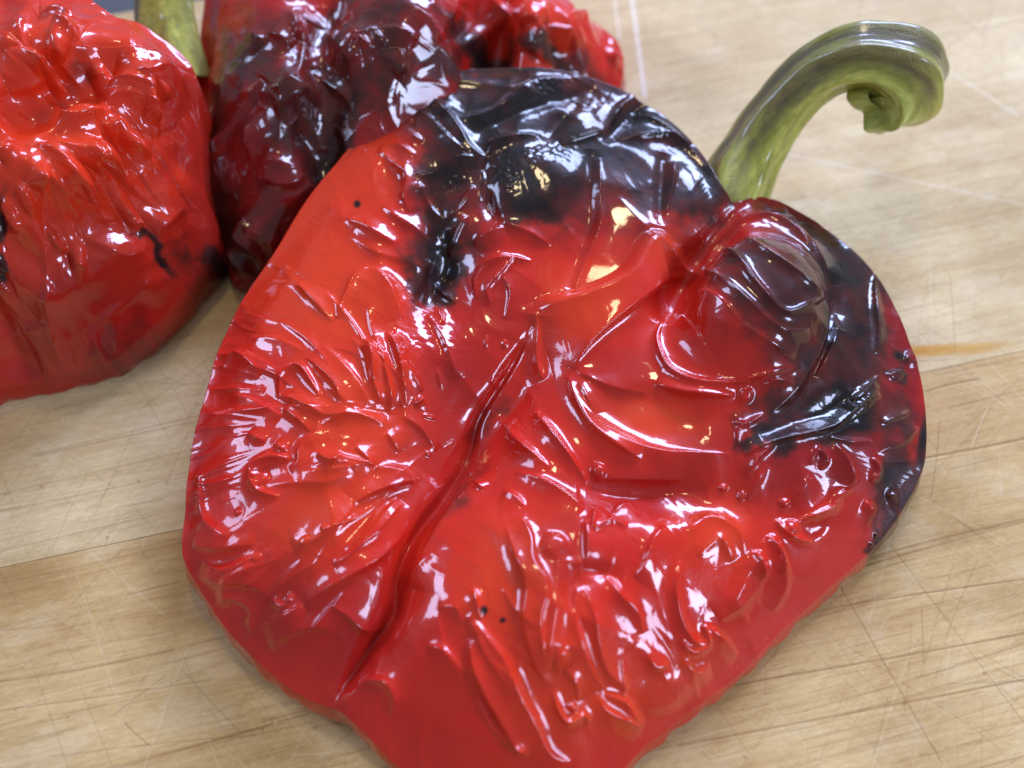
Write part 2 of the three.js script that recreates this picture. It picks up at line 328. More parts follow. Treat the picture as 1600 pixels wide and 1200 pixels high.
    for (let k = 0; k < uv1.length / 2; k++) { uv1[k * 2] = clamp((pos[k * 3] - x0) / (x1 - x0), 0.001, 0.999); uv1[k * 2 + 1] = clamp((pos[k * 3 + 2] - z0) / (z1 - z0), 0.001, 0.999); }
    for (let k = 0; k < V; k++) { const i = Math.floor(uv1[k * 2] * GN), j = Math.floor(uv1[k * 2 + 1] * GN), q = j * GN + i; cf[q] = Math.max(cf[q], kk.k[k]); if (i < GN - 1) cf[q + 1] = Math.max(cf[q + 1], kk.k[k]); if (j < GN - 1) cf[q + GN] = Math.max(cf[q + GN], kk.k[k]); }
    [material.clearcoatMap, material.roughnessMap, material.clearcoatRoughnessMap] = glossMap(GN, (i, j) => cf[j * GN + i]);
    const geo = new THREE.BufferGeometry();
    geo.setAttribute('uv1', new THREE.BufferAttribute(uv1, 2));
    geo.setAttribute('position', new THREE.BufferAttribute(pos, 3)); geo.setAttribute('color', new THREE.BufferAttribute(cc, 3)); geo.setAttribute('uv', new THREE.BufferAttribute(uv, 2));
    geo.setIndex(new THREE.BufferAttribute(new Uint32Array(idx), 1)); geo.computeVertexNormals();
    const me = new THREE.Mesh(geo, material); me.castShadow = me.receiveShadow = true; return me;
  }
}
// shrivelled film: a web of sharp crests with slack skin between, stretched along one bearing
function film(x, z, f, ang, stretch, s) {
  const c = Math.cos(ang), n = Math.sin(ang), u = (x * c + z * n) * f / stretch, v = (-x * n + z * c) * f;
  const wu = u + 0.55 * nz(u * 0.9, v * 0.9, s + 3), wv = v + 0.55 * nz(u * 0.9, v * 0.9, s + 9);
  const a0 = nz(wu, wv, s), b0 = nz(wu * 1.9 + 4, wv * 1.9, s + 21), a = Math.sqrt(a0 * a0 + 0.0016), b = Math.sqrt(b0 * b0 + 0.002);
  return Math.exp(-a * 7) + 0.4 * Math.exp(-b * 6) - 0.35;
}
const pal = { red: [0.58, 0.017, 0.008], orange: [0.70, 0.045, 0.009], deep: [0.20, 0.006, 0.008], maroon: [0.078, 0.013, 0.009], char: [0.010, 0.006, 0.006], pale: [0.72, 0.10, 0.07] };
const mixc = (a, b, t) => [mix(a[0], b[0], t), mix(a[1], b[1], t), mix(a[2], b[2], t)];
function skinTint(x, z, k, d, o, p, h) {
  const n = fbm(x * 120, z * 120, 2.2 + h * 120, 3), n2 = fbm(x * 420, z * 420, 6.1 + h * 420, 2);
  let c = mixc(pal.red, pal.orange, clamp(o * 0.9 + 0.25 * n + 0.05));
  c = mixc(c, pal.deep, clamp(d * 0.95 + 0.12 * n2 + 0.1 * n));
  c = mixc(c, pal.pale, clamp(p * 0.4));
  const kk = clamp(k * (0.98 + 0.8 * n) + 0.3 * n2 * sst(0.05, 0.4, k));
  c = mixc(c, pal.maroon, sst(0.04, 0.6, kk));
  c = mixc(c, pal.char, sst(0.45, 0.98, kk));
  const v = 1 + 0.12 * n2; return [c[0] * v, c[1] * v, c[2] * v];
}

// ---- the near pepper
const A = [500, 80, 0.4375], B = [280, 300, 0.375], C = [800, 280, 0.4375], D = [280, 700, 0.41667], E = [800, 700, 0.4375], F = [600, 500, 0.25], G = [1000, 300, 0.3], Hc = [1060, 600, 0.25], I = [680, 800, 1 / 3];
const near = new PepperForm([
  [1145, 316, 1.7], [1195, 310, 1.5], [1250, 333, 1.4], [1310, 373, 1.3], [1365, 425, 1.2], [1410, 510, 1.1], [1438, 590, 1.0], [1448, 680, 0.9], [1440, 735, 0.8], [1402, 808, 0.6], [1365, 855, 0.5], [1300, 915, 0.45],
  [1230, 978, 0.4], [1150, 1058, 0.4], [1060, 1125, 0.4], [1000, 1172, 0.4], [960, 1215, 0.4], [900, 1258, 0.5], [800, 1275, 0.5], [700, 1245, 0.5], [620, 1195, 0.5], [575, 1150, 0.6], [530, 1112, 0.6], [480, 1092, 0.6],
  [420, 1050, 0.6], [360, 990, 0.6], [318, 930, 0.7], [287, 870, 0.8], [290, 800, 0.9], [300, 700, 1.0], [320, 620, 1.1], [345, 540, 1.2], [385, 460, 1.4], [430, 392, 1.6], [480, 312, 1.8], [540, 238, 2.0],
  [600, 164, 2.1], [642, 122, 2.2], [720, 110, 2.2], [800, 106, 2.2], [890, 112, 2.15], [950, 132, 2.05], [1010, 165, 1.95], [1060, 205, 1.85], [1100, 250, 1.8], [1133, 300, 1.75]], [830, 640], 1.7, 760, [3.3, 2.6, 1.05]);
near.lobe(520, 560, 190, 240, 0.3, 26); near.lobe(830, 290, 260, 140, 0.1, 30); near.lobe(1190, 470, 170, 150, 0.6, 44); near.lobe(860, 950, 260, 170, -0.3, 30); near.lobe(1230, 780, 150, 110, -0.6, 16); near.lobe(450, 860, 130, 150, 0.2, 14);
near.lobe(715, 680, 95, 170, 0.6, -58); near.lobe(600, 970, 40, 190, 0.55, -26); near.lobe(1090, 400, 50, 120, 0.6, -45); near.lobe(690, 440, 60, 90, 0.2, -26); near.lobe(1060, 770, 200, 50, 0.05, -26);
const R = (f, h, w, l) => near.crease('R', f, h, w, l), Vv = (f, h, w, l) => near.crease('V', f, h, w, l), S = (f, h, w, l) => near.crease('S', f, h, w, l);
// top lobe
Vv(A, 22, 20, [1500, 530, 1410, 690, 1335, 765, 1265, 880, 1225, 985]); R(A, 8, 12, [1490, 610, 1390, 730, 1310, 800]);
S(A, 26, 50, [765, 905, 830, 890, 950, 862, 1080, 800, 1190, 655, 1325, 760]); R(A, 12, 12, [1340, 765, 1200, 835, 1070, 950, 960, 1060, 905, 1140]); R(A, 12, 12, [765, 900, 778, 1000, 772, 1090, 790, 1165]);
R(A, 9, 12, [370, 120, 440, 210, 500, 290, 540, 350, 590, 380]); R(A, 14, 22, [450, 210, 510, 250, 560, 240, 640, 210, 720, 150, 800, 110, 910, 100]); Vv(A, 12, 16, [540, 305, 650, 245, 760, 195, 860, 165, 990, 130]);
Vv(A, 9, 14, [800, 320, 850, 250, 930, 180]); R(A, 12, 13, [1020, 290, 1070, 210, 1130, 160]); Vv(A, 12, 14, [1015, 330, 1085, 250, 1150, 185]); R(A, 10, 10, [600, 370, 620, 330, 700, 310, 790, 300]); R(A, 9, 10, [860, 335, 930, 310, 1020, 285]);
R(A, 9, 14, [1060, 320, 1150, 308, 1240, 308, 1330, 335]); Vv(A, 14, 12, [585, 380, 590, 480, 610, 570, 650, 612]); near.bump(A, 12, [760, 470, 160, 110, -0.2]);
R(A, 10, 9, [345, 450, 430, 430, 490, 390, 550, 385]); R(A, 9, 9, [350, 470, 400, 560, 450, 612]); R(A, 8, 9, [450, 605, 510, 540, 550, 480]); near.bump(A, -9, [450, 490, 80, 70, 0]);
Vv(A, 12, 15, [960, 350, 962, 500, 965, 600, 920, 740, 885, 850]); R(A, 8, 14, [1000, 380, 1000, 520, 1000, 620, 950, 740, 910, 850]); Vv(A, 12, 13, [1228, 360, 1225, 480, 1215, 620]); R(A, 9, 12, [1262, 390, 1262, 450, 1235, 580]);
R(A, 5, 22, [1060, 520, 1130, 600, 1180, 640]); R(A, 8, 7, [582, 420, 585, 480, 570, 530]); R(A, 6, 18, [1060, 210, 1180, 250, 1300, 330, 1400, 450]);
// left of the top lobe
R(A, 11, 13, [205, 350, 260, 400, 310, 450, 300, 530, 320, 580]); R(A, 7, 10, [210, 345, 280, 340, 345, 375]); near.bump(A, -7, [255, 450, 45, 80, 0]); R(A, 6, 9, [280, 255, 330, 300, 370, 325]); R(A, 6, 10, [330, 190, 400, 250, 470, 330, 530, 370]);
R(A, 11, 14, [95, 600, 160, 630, 220, 665, 280, 695]); R(A, 8, 13, [220, 550, 280, 600, 350, 640, 410, 690]); R(A, 6, 16, [110, 660, 200, 720, 330, 760, 390, 790]); Vv(A, 16, 15, [350, 500, 385, 570, 430, 650, 450, 700]);
R(A, 11, 10, [525, 590, 485, 660, 458, 730]); Vv(A, 18, 15, [440, 690, 450, 760, 410, 840, 380, 925]); R(A, 8, 9, [400, 800, 440, 860, 490, 900]); R(A, 11, 14, [550, 695, 600, 660, 660, 635]); R(A, 8, 9, [655, 620, 720, 640, 780, 670, 825, 695]);
R(A, 10, 10, [560, 890, 560, 820, 600, 760, 680, 740, 760, 750]); R(A, 10, 10, [610, 905, 600, 850, 640, 800, 690, 740]); R(A, 6, 9, [650, 800, 680, 860, 660, 960]);
near.bump(A, 8, [205, 870, 90, 85, 0.4]); R(A, 8, 9, [60, 955, 90, 880, 130, 800, 180, 770]); R(A, 9, 10, [180, 770, 240, 830, 290, 960]); R(A, 10, 9, [150, 1050, 180, 1090, 190, 1190]); R(A, 9, 8, [240, 1000, 270, 1080, 290, 1180]);
// left lobe
R(B, 8, 12, [490, 380, 560, 450, 640, 540]); R(B, 7, 14, [180, 740, 240, 680, 300, 710, 350, 765]); R(B, 6, 13, [290, 620, 400, 620, 520, 665]); R(B, 11, 10, [418, 865, 440, 770, 500, 730, 560, 800, 590, 860]); R(B, 10, 10, [420, 850, 500, 880, 560, 910, 605, 935]);
R(B, 9, 10, [530, 690, 600, 750, 660, 820, 680, 890]); R(B, 7, 12, [600, 640, 680, 720, 740, 790, 800, 890]); R(B, 13, 11, [770, 615, 800, 670, 810, 800, 840, 880]); R(B, 9, 9, [840, 680, 860, 760, 880, 850, 885, 925]); R(B, 11, 10, [870, 600, 900, 670, 920, 760, 948, 893]);
R(B, 8, 8, [930, 720, 980, 780, 1012, 832]); R(B, 8, 7, [980, 890, 1000, 870, 1020, 855]); R(B, 9, 14, [1030, 510, 1090, 600, 1130, 700, 1150, 780]); R(B, 8, 11, [1060, 450, 1080, 500, 1105, 560]); Vv(B, 9, 11, [700, 902, 830, 908, 930, 890]);
R(B, 10, 14, [598, 972, 690, 930, 780, 940, 860, 970]); R(B, 6, 11, [860, 1000, 890, 1040, 920, 1085]); R(B, 7, 12, [220, 850, 300, 870, 380, 910, 430, 940]); R(B, 9, 10, [440, 910, 510, 960, 552, 1003]); R(B, 8, 8, [290, 1010, 330, 1030, 365, 1042]); R(B, 8, 8, [400, 1050, 430, 1070, 455, 1082]);
R(B, 7, 15, [590, 950, 570, 1010, 510, 1070, 500, 1130, 460, 1155]); R(B, 10, 11, [460, 1110, 370, 1110, 320, 1165, 330, 1200]); R(B, 9, 9, [580, 1100, 640, 1132, 685, 1100]); R(B, 8, 9, [730, 1060, 780, 1110, 812, 1145]); R(B, 8, 13, [810, 1150, 900, 1160, 1000, 1205]); R(B, 8, 14, [930, 930, 1010, 990, 1070, 1080]);
// lower left
R(D, 12, 12, [430, 45, 330, 50, 280, 100, 300, 160, 380, 185]); near.bump(D, 9, [308, 118, 30, 26, 0]); R(D, 6, 20, [330, 140, 450, 130, 560, 130, 650, 100]); R(D, 9, 10, [500, 20, 600, 40, 700, 60, 735, 75]); R(D, 11, 12, [650, 210, 720, 170, 820, 140, 885, 125]);
R(D, 9, 17, [430, 380, 520, 340, 600, 280, 660, 200]); R(D, 11, 12, [580, 440, 660, 390, 720, 320, 780, 240, 820, 190]); R(D, 14, 14, [480, 595, 540, 540, 630, 490, 700, 450, 780, 390, 875, 285]); R(D, 11, 14, [580, 590, 640, 630, 680, 670, 740, 685, 795, 640]);
near.crease('G', D, 28, 10, [1330, -480, 1250, -330, 1120, -120, 1080, 0, 1000, 150, 900, 300, 830, 470, 790, 630, 720, 745, 640, 865, 560, 975]); R(D, 14, 18, [1105, 115, 1000, 270, 900, 420, 850, 520]); R(D, 9, 12, [60, 480, 160, 500, 260, 500, 335, 545]); R(D, 8, 12, [90, 430, 200, 450, 300, 405]); R(D, 8, 12, [60, 370, 180, 372, 290, 360]);
R(D, 7, 13, [80, 100, 100, 260, 200, 340]); R(D, 8, 12, [110, 620, 200, 560, 280, 600, 270, 680]); R(D, 8, 14, [120, 650, 200, 730, 315, 772]); R(D, 8, 16, [280, 690, 380, 640, 470, 590]); R(D, 8, 14, [340, 745, 430, 690, 520, 670, 625, 705]); R(D, 8, 8, [350, 560, 400, 590, 425, 555]);
near.bump(D, 5, [300, 410, 16, 14, 0, 420, 560, 14, 14, 0, 550, 305, 14, 10, 0, 470, 350, 22, 12, -0.6, 225, 240, 12, 12, 0]); R(D, 8, 15, [600, 985, 700, 880, 780, 880, 812, 940, 790, 1010]); R(D, 6, 15, [970, 600, 1040, 600, 1060, 660]); R(D, 7, 11, [930, 740, 1000, 760, 1080, 860]);
// the collapsed middle and right
R(C, 13, 10, [75, 818, 130, 890, 190, 970, 272, 1088]); R(C, 14, 14, [200, 700, 230, 790, 290, 890, 370, 950, 460, 1000]); R(C, 6, 7, [240, 730, 265, 780, 300, 840]); R(C, 7, 10, [290, 860, 400, 930, 530, 970, 640, 978, 790, 985]); near.bump(C, -10, [500, 840, 200, 90, 0.15]); R(C, 6, 9, [230, 690, 340, 740, 485, 762]);
Vv(C, 18, 16, [640, 310, 575, 440, 540, 525]); R(C, 11, 12, [540, 515, 518, 580, 560, 680, 640, 730, 760, 742, 900, 715, 1012, 680]); R(C, 18, 13, [512, 735, 600, 768, 700, 782, 795, 780]); near.bump(C, 12, [830, 780, 24, 22, 0, 308, 1045, 24, 24, 0]); R(C, 9, 7, [880, 752, 930, 735, 992, 735]);
near.bump(C, 56, [880, 450, 210, 240, 0.5]); R(C, 12, 12, [680, 310, 740, 210, 830, 150, 920, 140, 1000, 190, 1062, 275]); R(C, 10, 9, [750, 260, 800, 330, 850, 440, 930, 525, 1010, 495, 1092, 440]); R(C, 9, 9, [835, 240, 870, 330, 960, 400, 1050, 440, 1100, 420]);
R(C, 10, 9, [700, 310, 740, 400, 820, 490, 930, 582, 1025, 570]); R(C, 6, 9, [800, 560, 850, 600, 930, 640, 990, 660]); R(C, 7, 16, [655, 450, 720, 470, 800, 560]); R(C, 11, 10, [925, 835, 1000, 770, 1050, 690, 1095, 600, 1112, 480, 1080, 330]); Vv(C, 10, 9, [960, 850, 1030, 780, 1080, 690, 1122, 590, 1138, 480, 1105, 330]); R(C, 8, 9, [1090, 700, 1120, 640, 1150, 560, 1165, 470]);
R(C, 13, 13, [968, 92, 1000, 170, 1060, 240, 1125, 325]); R(C, 9, 11, [925, 68, 1020, 100, 1115, 162]); Vv(C, 9, 15, [1130, 330, 1155, 430, 1175, 540]); R(C, 11, 9, [1300, 335, 1290, 450, 1302, 560, 1295, 625]); R(C, 6, 12, [1320, 350, 1375, 450, 1415, 570]); R(C, 9, 8, [1310, 872, 1370, 852, 1425, 828]); R(C, 8, 14, [1305, 975, 1400, 930, 1455, 885]);
near.bump(C, 9, [1425, 645, 28, 26, 0, 1370, 700, 34, 18, -0.3]); R(C, 14, 10, [825, 985, 920, 942, 1040, 912, 1150, 880, 1220, 820, 1310, 740]); Vv(C, 12, 16, [880, 920, 1000, 870, 1120, 830, 1200, 770]); R(C, 10, 8, [835, 1068, 870, 1000, 935, 950]); R(C, 9, 7, [1135, 922, 1200, 940, 1285, 935]); R(C, 8, 7, [800, 955, 808, 900, 835, 880]); R(C, 8, 7, [785, 868, 830, 882, 905, 838]);
R(C, 9, 7, [1058, 1022, 1088, 968, 1118, 1000, 1098, 1038]); R(C, 10, 8, [1285, 995, 1302, 1040, 1275, 1078]); R(C, 8, 10, [1150, 950, 1190, 1020, 1218, 1095]); R(C, 6, 8, [1180, 820, 1250, 760, 1310, 700]); R(C, 6, 7, [1200, 870, 1270, 800, 1315, 770]);
R(Hc, 11, 9, [720, 865, 860, 800, 940, 760, 990, 690, 1085, 648]); R(Hc, 8, 10, [960, 360, 1020, 450, 1070, 560, 1080, 640]); R(Hc, 12, 10, [608, 845, 650, 920, 730, 970, 835, 985]); near.bump(Hc, 12, [700, 890, 45, 34, 0]); near.bump(Hc, -8, [830, 900, 90, 50, -0.4]); R(Hc, 10, 9, [1160, 730, 1200, 780, 1235, 815]); R(Hc, 8, 8, [1300, 700, 1340, 690, 1375, 690]);
R(Hc, 12, 10, [460, 1045, 490, 1120, 492, 1210]); R(Hc, 12, 9, [550, 948, 600, 1030, 622, 1190]); R(Hc, 8, 14, [820, 560, 760, 650, 700, 750]); R(Hc, 7, 12, [560, 500, 480, 620, 420, 720]); near.bump(Hc, 8, [660, 745, 30, 22, 0, 275, 650, 24, 18, 0, 390, 700, 20, 26, 0.4, 1235, 945, 12, 12, 0, 1205, 1005, 14, 12, 0]);
// lower lobe
R(I, 15, 12, [165, 595, 180, 700, 240, 850, 310, 970, 380, 1090, 440, 1130]); Vv(I, 8, 9, [170, 760, 220, 880, 290, 1000, 380, 1115]); R(I, 9, 8, [158, 700, 195, 860, 270, 1010, 400, 1142]); R(I, 12, 12, [160, 480, 250, 590, 340, 710, 400, 860, 460, 970, 540, 1130, 640, 1182]); R(I, 10, 9, [178, 355, 202, 420, 212, 505]);
R(I, 10, 15, [330, 60, 370, 180, 430, 350, 420, 520, 470, 700, 545, 835]); R(I, 9, 13, [390, 10, 450, 120, 460, 230, 520, 350, 490, 500, 500, 640, 512, 755]); near.bump(I, 12, [560, 160, 60, 55, 0]); R(I, 15, 24, [580, 200, 570, 400, 540, 600, 522, 735]); Vv(I, 12, 18, [650, 240, 628, 400, 605, 620]);
R(I, 12, 10, [700, 45, 712, 150, 705, 258]); Vv(I, 9, 12, [690, 262, 800, 282, 880, 330]); R(I, 9, 10, [670, 350, 648, 480, 680, 620, 740, 760, 800, 835]); R(I, 11, 13, [700, 345, 740, 500, 752, 600, 800, 740, 905, 835]); near.bump(I, 8, [695, 440, 40, 90, -0.3]); R(I, 11, 9, [758, 850, 790, 920, 870, 960, 975, 1012]); R(I, 10, 9, [770, 848, 870, 880, 930, 950, 978, 1005]);
R(I, 11, 9, [555, 830, 570, 910, 622, 982, 690, 950, 725, 992]); R(I, 8, 9, [605, 740, 650, 790, 672, 885]); near.bump(I, 10, [585, 690, 28, 48, 0.3, 640, 910, 22, 18, 0, 395, 1105, 26, 14, 0.5]); R(E, 10, 8, [302, 205, 290, 250, 280, 302]); R(E, 8, 8, [358, 235, 400, 202, 435, 192]); R(E, 7, 7, [288, 302, 350, 270, 412, 288]);
R(I, 9, 12, [800, 290, 860, 390, 930, 450, 975, 565]); R(E, 10, 13, [545, 285, 500, 335, 470, 420, 440, 465]); R(E, 11, 13, [602, 400, 580, 500, 600, 620, 650, 690, 695, 680]); R(E, 10, 8, [595, 690, 640, 722, 690, 692, 680, 628]); R(E, 12, 9, [678, 630, 740, 670, 805, 745]); R(E, 9, 9, [600, 750, 650, 795, 705, 770]);
near.bump(E, 11, [545, 875, 80, 54, -0.4]); R(E, 11, 9, [858, 365, 870, 420, 882, 478]); R(E, 13, 11, [908, 318, 940, 380, 962, 480, 930, 585]); R(E, 9, 9, [760, 572, 810, 480, 855, 395]); R(E, 9, 12, [735, 615, 800, 560, 890, 470]); R(E, 8, 26, [620, 310, 700, 260, 800, 300, 832, 385]); R(E, 7, 20, [660, 385, 740, 330, 785, 405]); R(E, 7, 9, [480, 740, 510, 780, 560, 760]);
R(F, 9, 11, [820, 950, 1000, 1020, 1150, 1120, 1245, 1205]); R(F, 7, 8, [780, 680, 900, 810, 1045, 935]); R(F, 7, 8, [740, 620, 830, 760, 960, 870]); R(F, 8, 9, [735, 1082, 800, 1100, 880, 1165]); Vv(E, 11, 14, [265, 140, 400, 162, 550, 152, 695, 150]); R(E, 7, 12, [280, 108, 450, 110, 610, 112]);
R(F, 9, 12, [550, 980, 600, 1040, 630, 1060]); near.bump(F, 4, [640, 140, 14, 26, 0.2, 755, 150, 20, 18, 0, 280, 605, 40, 14, 0, 350, 370, 16, 46, -0.3, 690, 385, 26, 20, 0, 275, 838, 18, 14, 0, 470, 990, 14, 10, 0, 525, 935, 14, 10, 0]); Vv(F, 20, 30, [960, -20, 900, 200, 800, 460, 640, 640, 480, 850, 330, 1040]); R(F, 10, 22, [930, 40, 760, 230, 650, 420, 560, 620, 430, 800, 330, 980]);

// the finest puckers, which follow the pull of the skin in each lobe
function puckers(form, n, cx, cy, rx, ry, dir, spread, h0, h1, l0, l1) {
  for (let i = 0; i < n; i++) {
    const a = rr(0, 6.283), q = Math.sqrt(rnd()), x = cx + Math.cos(a) * rx * q, y = cy + Math.sin(a) * ry * q, t = dir(x, y) + rr(-spread, spread), L = rr(l0, l1) / 2, b = rr(-0.22, 0.22);
    const c = Math.cos(t), s2 = Math.sin(t);
    form.crease('R', [0, 0, 1], rr(h0, h1), rr(5, 10), [x - c * L, y - s2 * L, x - s2 * L * b, y + c * L * b, x + c * L, y + s2 * L]);
  }
}
puckers(near, 30, 500, 730, 175, 250, (x, y) => Math.atan2(y - 690, x - 700), 0.35, 2, 4.2, 60, 160);
puckers(near, 12, 900, 960, 260, 170, () => 1.2, 0.5, 1.5, 3.5, 60, 160);
// colour: charring, deep and orange patches
near.dab('k', 0.3, [880, 270, 250, 110, 0.15, 700, 380, 60, 90, 0]);
near.dab('k', 0.66, [770, 150, 120, 42, 0.05, 900, 150, 130, 50, 0.25, 1000, 190, 80, 50, 0.7, 1080, 260, 70, 42, 0.9, 1110, 300, 34, 30, 0.9, 850, 260, 100, 62, -0.1, 900, 205, 110, 50, 0.2, 770, 215, 70, 40, 0.1, 698, 282, 46, 40, 0.1, 830, 320, 60, 26, 0.25, 690, 375, 22, 40, 0.2, 665, 450, 24, 36, 0.2]);
near.dab('k', 0.5, [690, 150, 50, 40, 0, 720, 210, 60, 60, 0, 960, 270, 90, 46, 0.1, 1060, 290, 60, 40, 0, 820, 180, 150, 70, 0.1, 660, 420, 40, 44, 0, 700, 420, 24, 50, 0]);
near.dab('k', 1, [558, 318, 5, 5, 0, 757, 953, 5, 6, 0, 785, 969, 5, 4, 0]);
near.dab('k', 0.74, [1335, 475, 42, 75, -0.3, 1300, 420, 34, 50, -0.4, 1285, 530, 24, 80, 0.2, 1345, 590, 40, 36, 0, 1330, 650, 52, 44, -0.5, 1300, 640, 40, 30, -0.5, 1260, 680, 70, 16, -0.3, 1415, 565, 16, 14, 0, 1395, 585, 20, 8, 0, 1443, 690, 8, 46, 0.1, 1415, 780, 10, 40, 0.5, 1375, 840, 14, 26, 0.6, 1190, 690, 40, 12, -0.5]);
near.dab('k', 0.5, [1230, 430, 70, 80, 0.4, 1330, 520, 60, 110, -0.2, 1230, 640, 90, 34, -0.3, 1370, 400, 46, 34, 0.6, 1270, 600, 60, 90, 0.3, 1400, 760, 34, 70, 0.5, 1400, 690, 30, 90, 0.1, 1200, 480, 90, 70, 0.5]);
near.dab('b', 1, [868, 135, 44, 16, -0.15, 922, 160, 22, 12, -0.2, 985, 178, 20, 9, -0.6, 850, 243, 50, 18, -0.3, 1010, 216, 40, 10, 0.05, 1050, 222, 30, 10, 0.2, 700, 285, 34, 16, -0.3, 790, 270, 20, 30, 0.3, 1415, 565, 16, 12, 0, 1395, 585, 22, 8, 0, 1335, 630, 30, 20, 0, 1180, 600, 20, 16, 0]);
near.dab('b', 0.28, [640, 545, 60, 40, 0, 700, 560, 60, 50, 0.5, 690, 760, 24, 20, 0, 1010, 860, 40, 20, 0, 960, 1000, 30, 16, 0]);
near.dab('k', 0.5, [590, 180, 70, 5, -0.88, 760, 109, 130, 5, 0]);
near.dab('k', 0.34, [720, 770, 26, 70, 0.55, 760, 650, 20, 60, 0.5]);
near.dab('d', 0.85, [1320, 560, 130, 140, 0.2, 1230, 430, 120, 120, 0.4, 1270, 340, 100, 40, 0.5, 1390, 620, 60, 160, 0, 1290, 700, 120, 60, -0.4, 700, 300, 80, 90, 0, 660, 170, 70, 50, -0.4, 900, 310, 180, 50, 0.1]);
near.dab('d', 0.9, [1200, 325, 60, 22, 0.1, 1300, 375, 80, 34, 0.6, 1385, 470, 40, 90, -0.4, 1425, 590, 30, 90, -0.15]);
near.dab('k', 0.55, [1290, 375, 70, 30, 0.6, 1350, 430, 50, 36, 0.8, 1230, 345, 50, 20, 0.4]);
near.dab('d', 0.45, [700, 690, 70, 130, 0.6, 700, 560, 60, 60, 0, 1000, 770, 120, 40, 0, 310, 760, 20, 160, 0.05, 560, 1020, 40, 110, 0.5, 450, 960, 120, 70, 0.2, 860, 870, 60, 60, 0, 780, 480, 70, 60, 0, 960, 600, 90, 60, -0.5, 1120, 700, 80, 30, 0]);
near.dab('o', 0.8, [470, 330, 70, 120, 0.6, 540, 450, 90, 80, 0.4, 480, 460, 80, 80, 0, 600, 250, 60, 80, 0.5, 560, 640, 110, 90, 0, 1010, 660, 100, 40, 0.2, 900, 480, 80, 60, -0.4, 1050, 380, 50, 30, -0.5, 800, 900, 80, 110, 0.3, 900, 1080, 120, 90, -0.4, 1120, 830, 50, 60, 0.3, 1060, 1060, 110, 40, -0.6, 500, 800, 110, 60, -0.4]);
near.dab('p', 0.6, [1270, 920, 120, 40, -0.75, 1120, 1050, 120, 26, -0.7]);
near.dab('s', 1, [470, 330, 60, 140, 0.6, 1290, 900, 140, 70, -0.75, 760, 1130, 150, 90, 0.3, 1000, 660, 110, 40, 0.15, 1010, 520, 70, 60, -0.6, 1000, 1150, 160, 50, -0.6, 1330, 440, 60, 110, -0.4, 940, 420, 70, 50, -0.5, 1010, 350, 90, 50, 0, 520, 1030, 90, 40, 0.5]);

const nearGroup = new THREE.Group(); nearGroup.name = 'roasted_pepper'; nearGroup.position.set(near.c[0], 0, near.c[1]);
tag(nearGroup, 'large wrinkled red pepper half with charred patches and a curled green stem, nearest the camera', 'roasted pepper', 'roasted peppers on the board'); scene.add(nearGroup);
const focusPt = near.on(690, 690);
const nearSkin = near.build(skinMat(), (x, z, r, s, b, h) => {
  const dx = x - focusPt[0], dz = z - focusPt[1], ang = Math.atan2(dz, dx), dd = Math.hypot(dx, dz);
  const left = sst(0.0, -0.02, dx) * sst(0.055, 0.03, dd);
  let y = 0.0005 * film(x, z, 48, 0.9, 1.4, 13.3) + 0.00012 * film(x, z, 95, 0.9, 1.4, 3.3) + 0.00003 * film(x, z, 300, 0.9, 1.6, 8.1);
  y += left * 0.00012 * film(x, z, 180, ang, 3.2, 12.7);
  y += sst(0.72, 0.97, r) * 0.0005 * film(Math.atan2(dz, dx) * 0.05, r * 0.05 * 0.5, 105, 1.57, 2.5, 21.7 + h * 90);
  y *= 1 - 0.88 * s;
  y += 0.0006 * fbm(x * 70, z * 70, 4.4, 2);
  y += b * (0.00024 * Math.pow(Math.abs(nz(x * 620, z * 620, 2.1)), 0.7) + 0.0001 * nz(x * 1300, z * 1300, 6.3));
  return y;
}, skinTint);
nearSkin.name = 'skin'; nearSkin.position.set(-near.c[0], 0, -near.c[1]); nearGroup.add(nearSkin);

